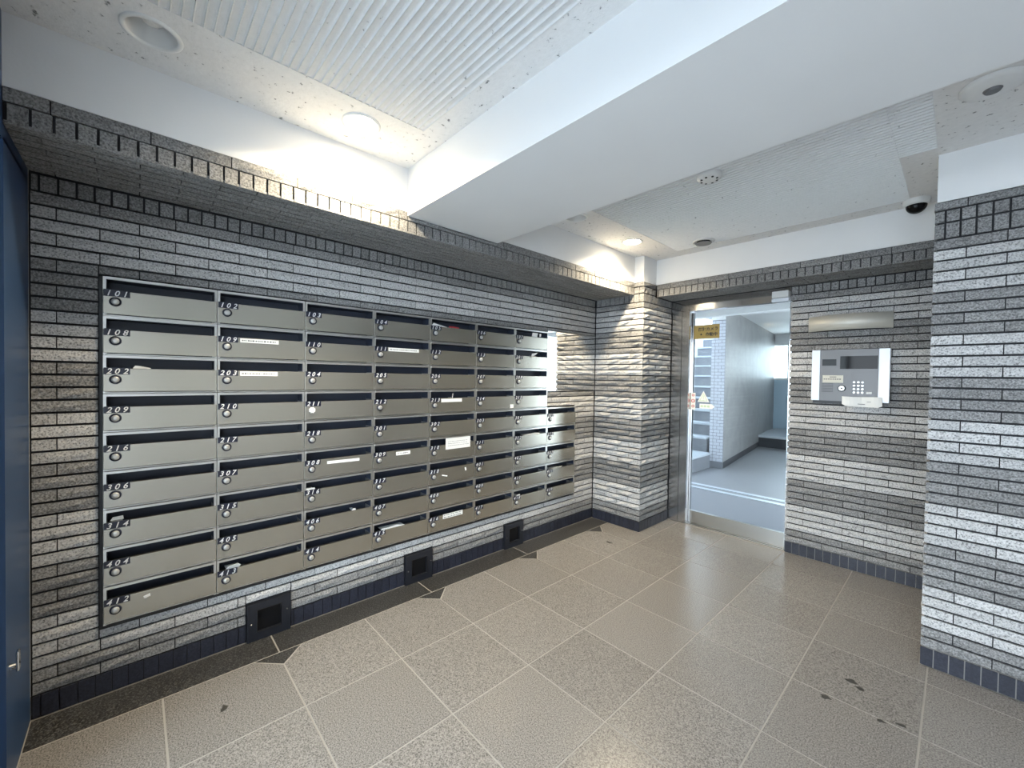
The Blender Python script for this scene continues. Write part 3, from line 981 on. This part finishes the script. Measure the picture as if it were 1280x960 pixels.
# mirror beside the top of the bank
mr = empty('wall_mirror', (0.0, 2.977, 1.255), 'wide wall mirror reflecting stone courses between mailboxes and corner', 'mirror')
boxes('mirror_glass', 'mirror', [(-0.008, 0.002, -0.340, 0.343, 0.003, 0.522)], mr)
boxes('edge_strip', 'brushed', [(-0.008, 0.003, -0.340, 0.343, 0.0, 0.003), (-0.008, 0.003, -0.340, 0.343, 0.522, 0.525)], mr)

# ------------------------------------------------------------------ floor-level lamps
bm = bmesh.new()
Wl = 0.2
box(bm, 0.0, 0.020, 0, Wl, 0, 0.045, 0); box(bm, 0.0, 0.020, 0, Wl, 0.155, 0.192, 0)
box(bm, 0.0, 0.020, 0, 0.045, 0.045, 0.155, 0); box(bm, 0.0, 0.020, 0.155, Wl, 0.045, 0.155, 0)
LF = finish(bm, ['lampbox'])
bm = bmesh.new()
box(bm, 0.001, 0.010, 0.045, 0.155, 0.045, 0.155, 0)
LGm = finish(bm, ['lampglass'])
bm = bmesh.new()
for q in ((.045, .155, .040, .045), (.045, .155, .155, .158), (.042, .045, .040, .158), (.155, .158, .040, .158)):
    box(bm, 0.0200, 0.0230, *q, mi=0)
LB = finish(bm, ['black'])
bm = bmesh.new()
disc(bm, (0.020, 0, 0), 'x', 0.0045, 0.003, 0.003, 10)
SC = finish(bm, ['chrome'])
FN = ['nearest the entrance, below mailboxes 413 and 414', 'midway along the mailbox wall', 'farthest along, towards the corner']
for (a, c), t in zip(FL, FN):
    r = empty('foot_lamp', (-0.004, a, 0.0), 'square black recessed foot lamp ' + t, 'foot lamp', 'foot lamps along the mailbox wall')
    link('frame', LF, r); link('lens', LGm, r); link('bezel', LB, r)
    link('screw', SC, r, (0, 0.018, 0.09)); link('screw', SC, r, (0, c - a - 0.018, 0.115))

# ------------------------------------------------------------------ entry phone and the lamp hood above it
ix0, ix1, iz0, iz1 = IC
Wi, Hi = ix1 - ix0, iz1 - iz0
ip = empty('entry_phone', (ix0, YD, iz0), 'grey and silver entry phone panel with keypad on the stone wall', 'entry phone')
fx = lambda f: f * Wi
fz = lambda f: (1 - f) * Hi
boxes('body', 'grey_metal', [(fx(.115), fx(.865), -0.028, 0.010, 0, Hi)], ip)
boxes('side_trim', 'silver', [(0, fx(.115), -0.032, 0.010, 0, Hi)], ip, bev=0.003)
boxes('side_trim', 'silver', [(fx(.865), Wi, -0.032, 0.010, 0, Hi)], ip, bev=0.003)
boxes('lower_strip', 'black', [(fx(.02), fx(.98), -0.012, 0.010, -0.022, 0)], ip)  # black strip along the bottom edge of the body
boxes('display', 'lampglass', [(fx(.385), fx(.855), -0.030, -0.0282, fz(.375), fz(.13))], ip)
boxes('camera_window', 'lampglass', [(fx(.145), fx(.335), -0.030, -0.0282, fz(.31), fz(.185))], ip)
o = boxes('name_plate', 'cream_plastic', [(fx(.155), fx(.43), -0.0295, -0.0282, fz(.645), fz(.50))], ip)
boxes('print', 'ink', [(fx(.17 + .03 * k), fx(.19 + .03 * k), -0.0300, -0.0296, fz(.585), fz(.565)) for k in range(8)] + [(fx(.25), fx(.34), -0.03, -0.0296, fz(.54), fz(.525))], o)
bm = bmesh.new()
for i in range(8):
    for j in range(6):
        disc(bm, (fx(.155 + i * .0195), -0.0288, fz(.665 + j * .031)), 'y', 0.0032, 0.0032, 0.0006, 8)
tag(link('speaker_holes', finish(bm, 'black'), ip), kind='stuff')
bm = bmesh.new()
revolve(bm, [(0.024, 0.0), (0.024, -0.004), (0.019, -0.006), (0.019, -0.004)], (fx(.415), -0.028, fz(.75)), 24, 0, 'y')
link('lock_ring', finish(bm, 'black'), ip)
bm = bmesh.new()
disc(bm, (fx(.415), -0.037, fz(.75)), 'y', 0.017, 0.019, 0.009, 24, 0)
disc(bm, (fx(.415), -0.0375, fz(.75)), 'y', 0.006, 0.006, 0.0008, 12, 1)
link('key_cylinder', finish(bm, ['dial_face', 'black']), ip)
for i in range(3):
    for j in range(4):
        bm = bmesh.new()
        disc(bm, (0, -0.0335, 0), 'y', 0.0065, 0.0085, 0.0055, 14)
        k = link('button', finish(bm, 'dial_face'), ip, (fx(.573 + .052 * i), 0, fz(.63 + .065 * j)))
boxes('call_button', 'white_plastic', [(fx(.725), fx(.795), -0.033, -0.028, fz(.845), fz(.805))], ip, bev=0.002)

bm = bmesh.new()
n = 10
yv = lambda t: -0.040 - 0.006 * math.sin(t * 9)
prev = None
for k in range(n + 1):
    t = k / n
    x = 0.222 * t
    z1 = 0.074 - 0.002 * math.sin(t * 5)
    z0 = (0.012 * (1 - t * 6) if t < 1 / 6 else 0.002) if k else 0.018
    if k == n: z0 = 0.012
    row = [bm.verts.new((x, yv(t), z0)), bm.verts.new((x, yv(t) - .002, z1)), bm.verts.new((x, yv(t) + .001, z0)), bm.verts.new((x, yv(t) - .001, z1))]
    if prev:
        bm.faces.new((prev[0], row[0], row[1], prev[1]))
        bm.faces.new((prev[2], prev[3], row[3], row[2]))
        bm.faces.new((prev[1], row[1], row[3], prev[3]))
        bm.faces.new((prev[0], prev[2], row[2], row[0]))
    prev = row
box(bm, .09, .13, -.0425, -.0405, .02, .024, 1)
box(bm, .14, .20, -.0425, -.0405, .038, .041, 1)
tag(link('paper_note', finish(bm, ['paper', 'ink']), None, (ix0 + fx(.425), YD, iz0 - 0.037)), 'creased white paper note taped over the lower corner of the entry phone', 'note')

lh = empty('lamp_hood', (1.864, YD, 1.757), 'curved brushed steel lamp hood on the wall above the entry phone', 'lamp')
bm = bmesh.new()
n = 16
out, inn = [], []
for k in range(n + 1):
    t = -1 + 2 * k / n
    out.append((0.243 * t, -0.004 - 0.078 * (1 - t * t)))
    inn.append((0.240 * t, -0.002 - 0.075 * (1 - t * t)))
rows = []
for (a, b_) in zip(out, inn):
    rows.append([bm.verts.new((a[0], a[1], 0)), bm.verts.new((a[0], a[1], 0.112)), bm.verts.new((b_[0], b_[1], 0)), bm.verts.new((b_[0], b_[1], 0.112))])
for p, q in zip(rows, rows[1:]):
    bm.faces.new((p[0], q[0], q[1], p[1])).smooth = True
    bm.faces.new((p[2], p[3], q[3], q[2]))
    bm.faces.new((p[0], p[2], q[2], q[0]))
    bm.faces.new((p[1], q[1], q[3], p[3]))
link('cover', finish(bm, 'hood'), lh)
boxes('back_box', 'white_plastic', [(-0.15, 0.15, -0.030, -0.001, 0.03, 0.09)], lh)

# ------------------------------------------------------------------ ceiling fittings
DN = ['unlit round ceiling downlight with open reflector, over the first mailbox columns', 'glowing round ceiling downlight before the white beam',
      'unlit round ceiling downlight just beyond the white beam', 'glowing round ceiling downlight by the corner pilaster']
for (x, y, lit), lab in zip(DL, DN):
    r = empty('downlight', (x, y, ZC), lab, 'downlight', 'downlights along the mailbox wall')
    bm = bmesh.new()
    revolve(bm, [(0.080, 0.0005), (0.080, -0.003), (0.074, -0.006), (0.066, -0.005), (0.064, 0.002)], (0, 0, 0), 40)
    link('trim_ring', finish(bm, 'white_plastic'), r)
    bm = bmesh.new()
    rr = revolve(bm, [(0.064, 0.0), (0.060, 0.03), (0.050, 0.065), (0.040, 0.085)], (0, 0, 0), 40)
    bm.faces.new(rr[-1])
    link('reflector', finish(bm, 'white_plastic'), r)
    bm = bmesh.new()
    if lit:
        rr = revolve(bm, [(0.056, 0.010), (0.050, 0.002), (0.030, -0.003), (0.008, -0.004)], (0, 0, 0), 32)
    else:
        rr = revolve(bm, [(0.018, 0.084), (0.030, 0.06), (0.026, 0.035), (0.010, 0.026)], (0, 0, 0), 28)
    bm.faces.new(rr[-1])
    link('bulb', finish(bm, 'bulb' if lit else 'white_plastic'), r)
    if lit:
        la = bpy.data.lights.new('downlight_lamp', 'AREA')
        la.shape = 'DISK'
        la.size = 0.085
        la.energy = LAMP_W
        la.spread = 2.45
        la.color = (1.0, 0.84, 0.58)
        lo = bpy.data.objects.new('light', la)
        COL.objects.link(lo)
        lo.parent = r
        lo.location = (0, 0, -0.008)

r = empty('ceiling_vent', (1.03, 3.31, ZC), 'round grey ceiling vent near the white wall above the sliding door', 'vent')
bm = bmesh.new()
revolve(bm, [(0.082, 0.0), (0.080, -0.006), (0.066, -0.010), (0.062, -0.004)], (0, 0, 0), 36)
link('flange', finish(bm, 'white_plastic'), r)
bm = bmesh.new()
disc(bm, (0, 0, -0.022), 'z', 0.056, 0.06, 0.006, 32, 0)
disc(bm, (0, 0, -0.016), 'z', 0.048, 0.048, 0.016, 32, 1)
link('disc', finish(bm, ['grey_metal', 'black']), r)

r = empty('smoke_detector', (1.492, 2.265, ZC), 'round white smoke detector with dark slots beside the beam', 'detector')
bm = bmesh.new()
rr = revolve(bm, [(0.062, 0.0), (0.062, -0.012), (0.050, -0.022), (0.030, -0.028), (0.006, -0.029)], (0, 0, 0), 32)
bm.faces.new(rr[-1])
bmesh.ops.recalc_face_normals(bm, faces=bm.faces)
link('cover', finish(bm, 'white_plastic'), r)
bm = bmesh.new()
for k in range(8):
    a = k * math.pi / 4
    disc(bm, (0.040 * math.cos(a), 0.040 * math.sin(a), -0.028), 'z', 0.006, 0.006, 0.004, 8)
tag(link('slots', finish(bm, 'black'), r), kind='stuff')

r = empty('heat_detector', (2.48, 2.30, ZC), 'wide shallow white ceiling detector above the stone pier', 'detector')
bm = bmesh.new()
rr = revolve(bm, [(0.085, 0.0), (0.085, -0.010), (0.072, -0.018), (0.036, -0.022), (0.006, -0.022)], (0, 0, 0), 36)
bm.faces.new(rr[-1])
link('cover', finish(bm, 'white_plastic'), r)
bm = bmesh.new()
disc(bm, (0, 0, -0.030), 'z', 0.020, 0.026, 0.009, 20)
link('sensor', finish(bm, 'grey_metal'), r)

r = empty('dome_camera', (2.225, 3.44, ZC), 'smoked dome security camera on the ceiling beside the stone pier', 'camera')
bm = bmesh.new()
rr = revolve(bm, [(0.062, 0.0), (0.062, -0.022), (0.055, -0.032), (0.050, -0.034)], (0, 0, 0), 36)
bm.faces.new(rr[-1])
bmesh.ops.recalc_face_normals(bm, faces=bm.faces)
link('mount', finish(bm, 'white_plastic'), r)
bm = bmesh.new()
rr = revolve(bm, [(0.048 * math.cos(a), -0.034 - 0.046 * math.sin(a)) for a in [k * math.pi / 2 / 9 for k in range(9)]], (0, 0, 0), 32)
bm.faces.new(rr[-1])
link('dome', finish(bm, 'lampglass'), r)
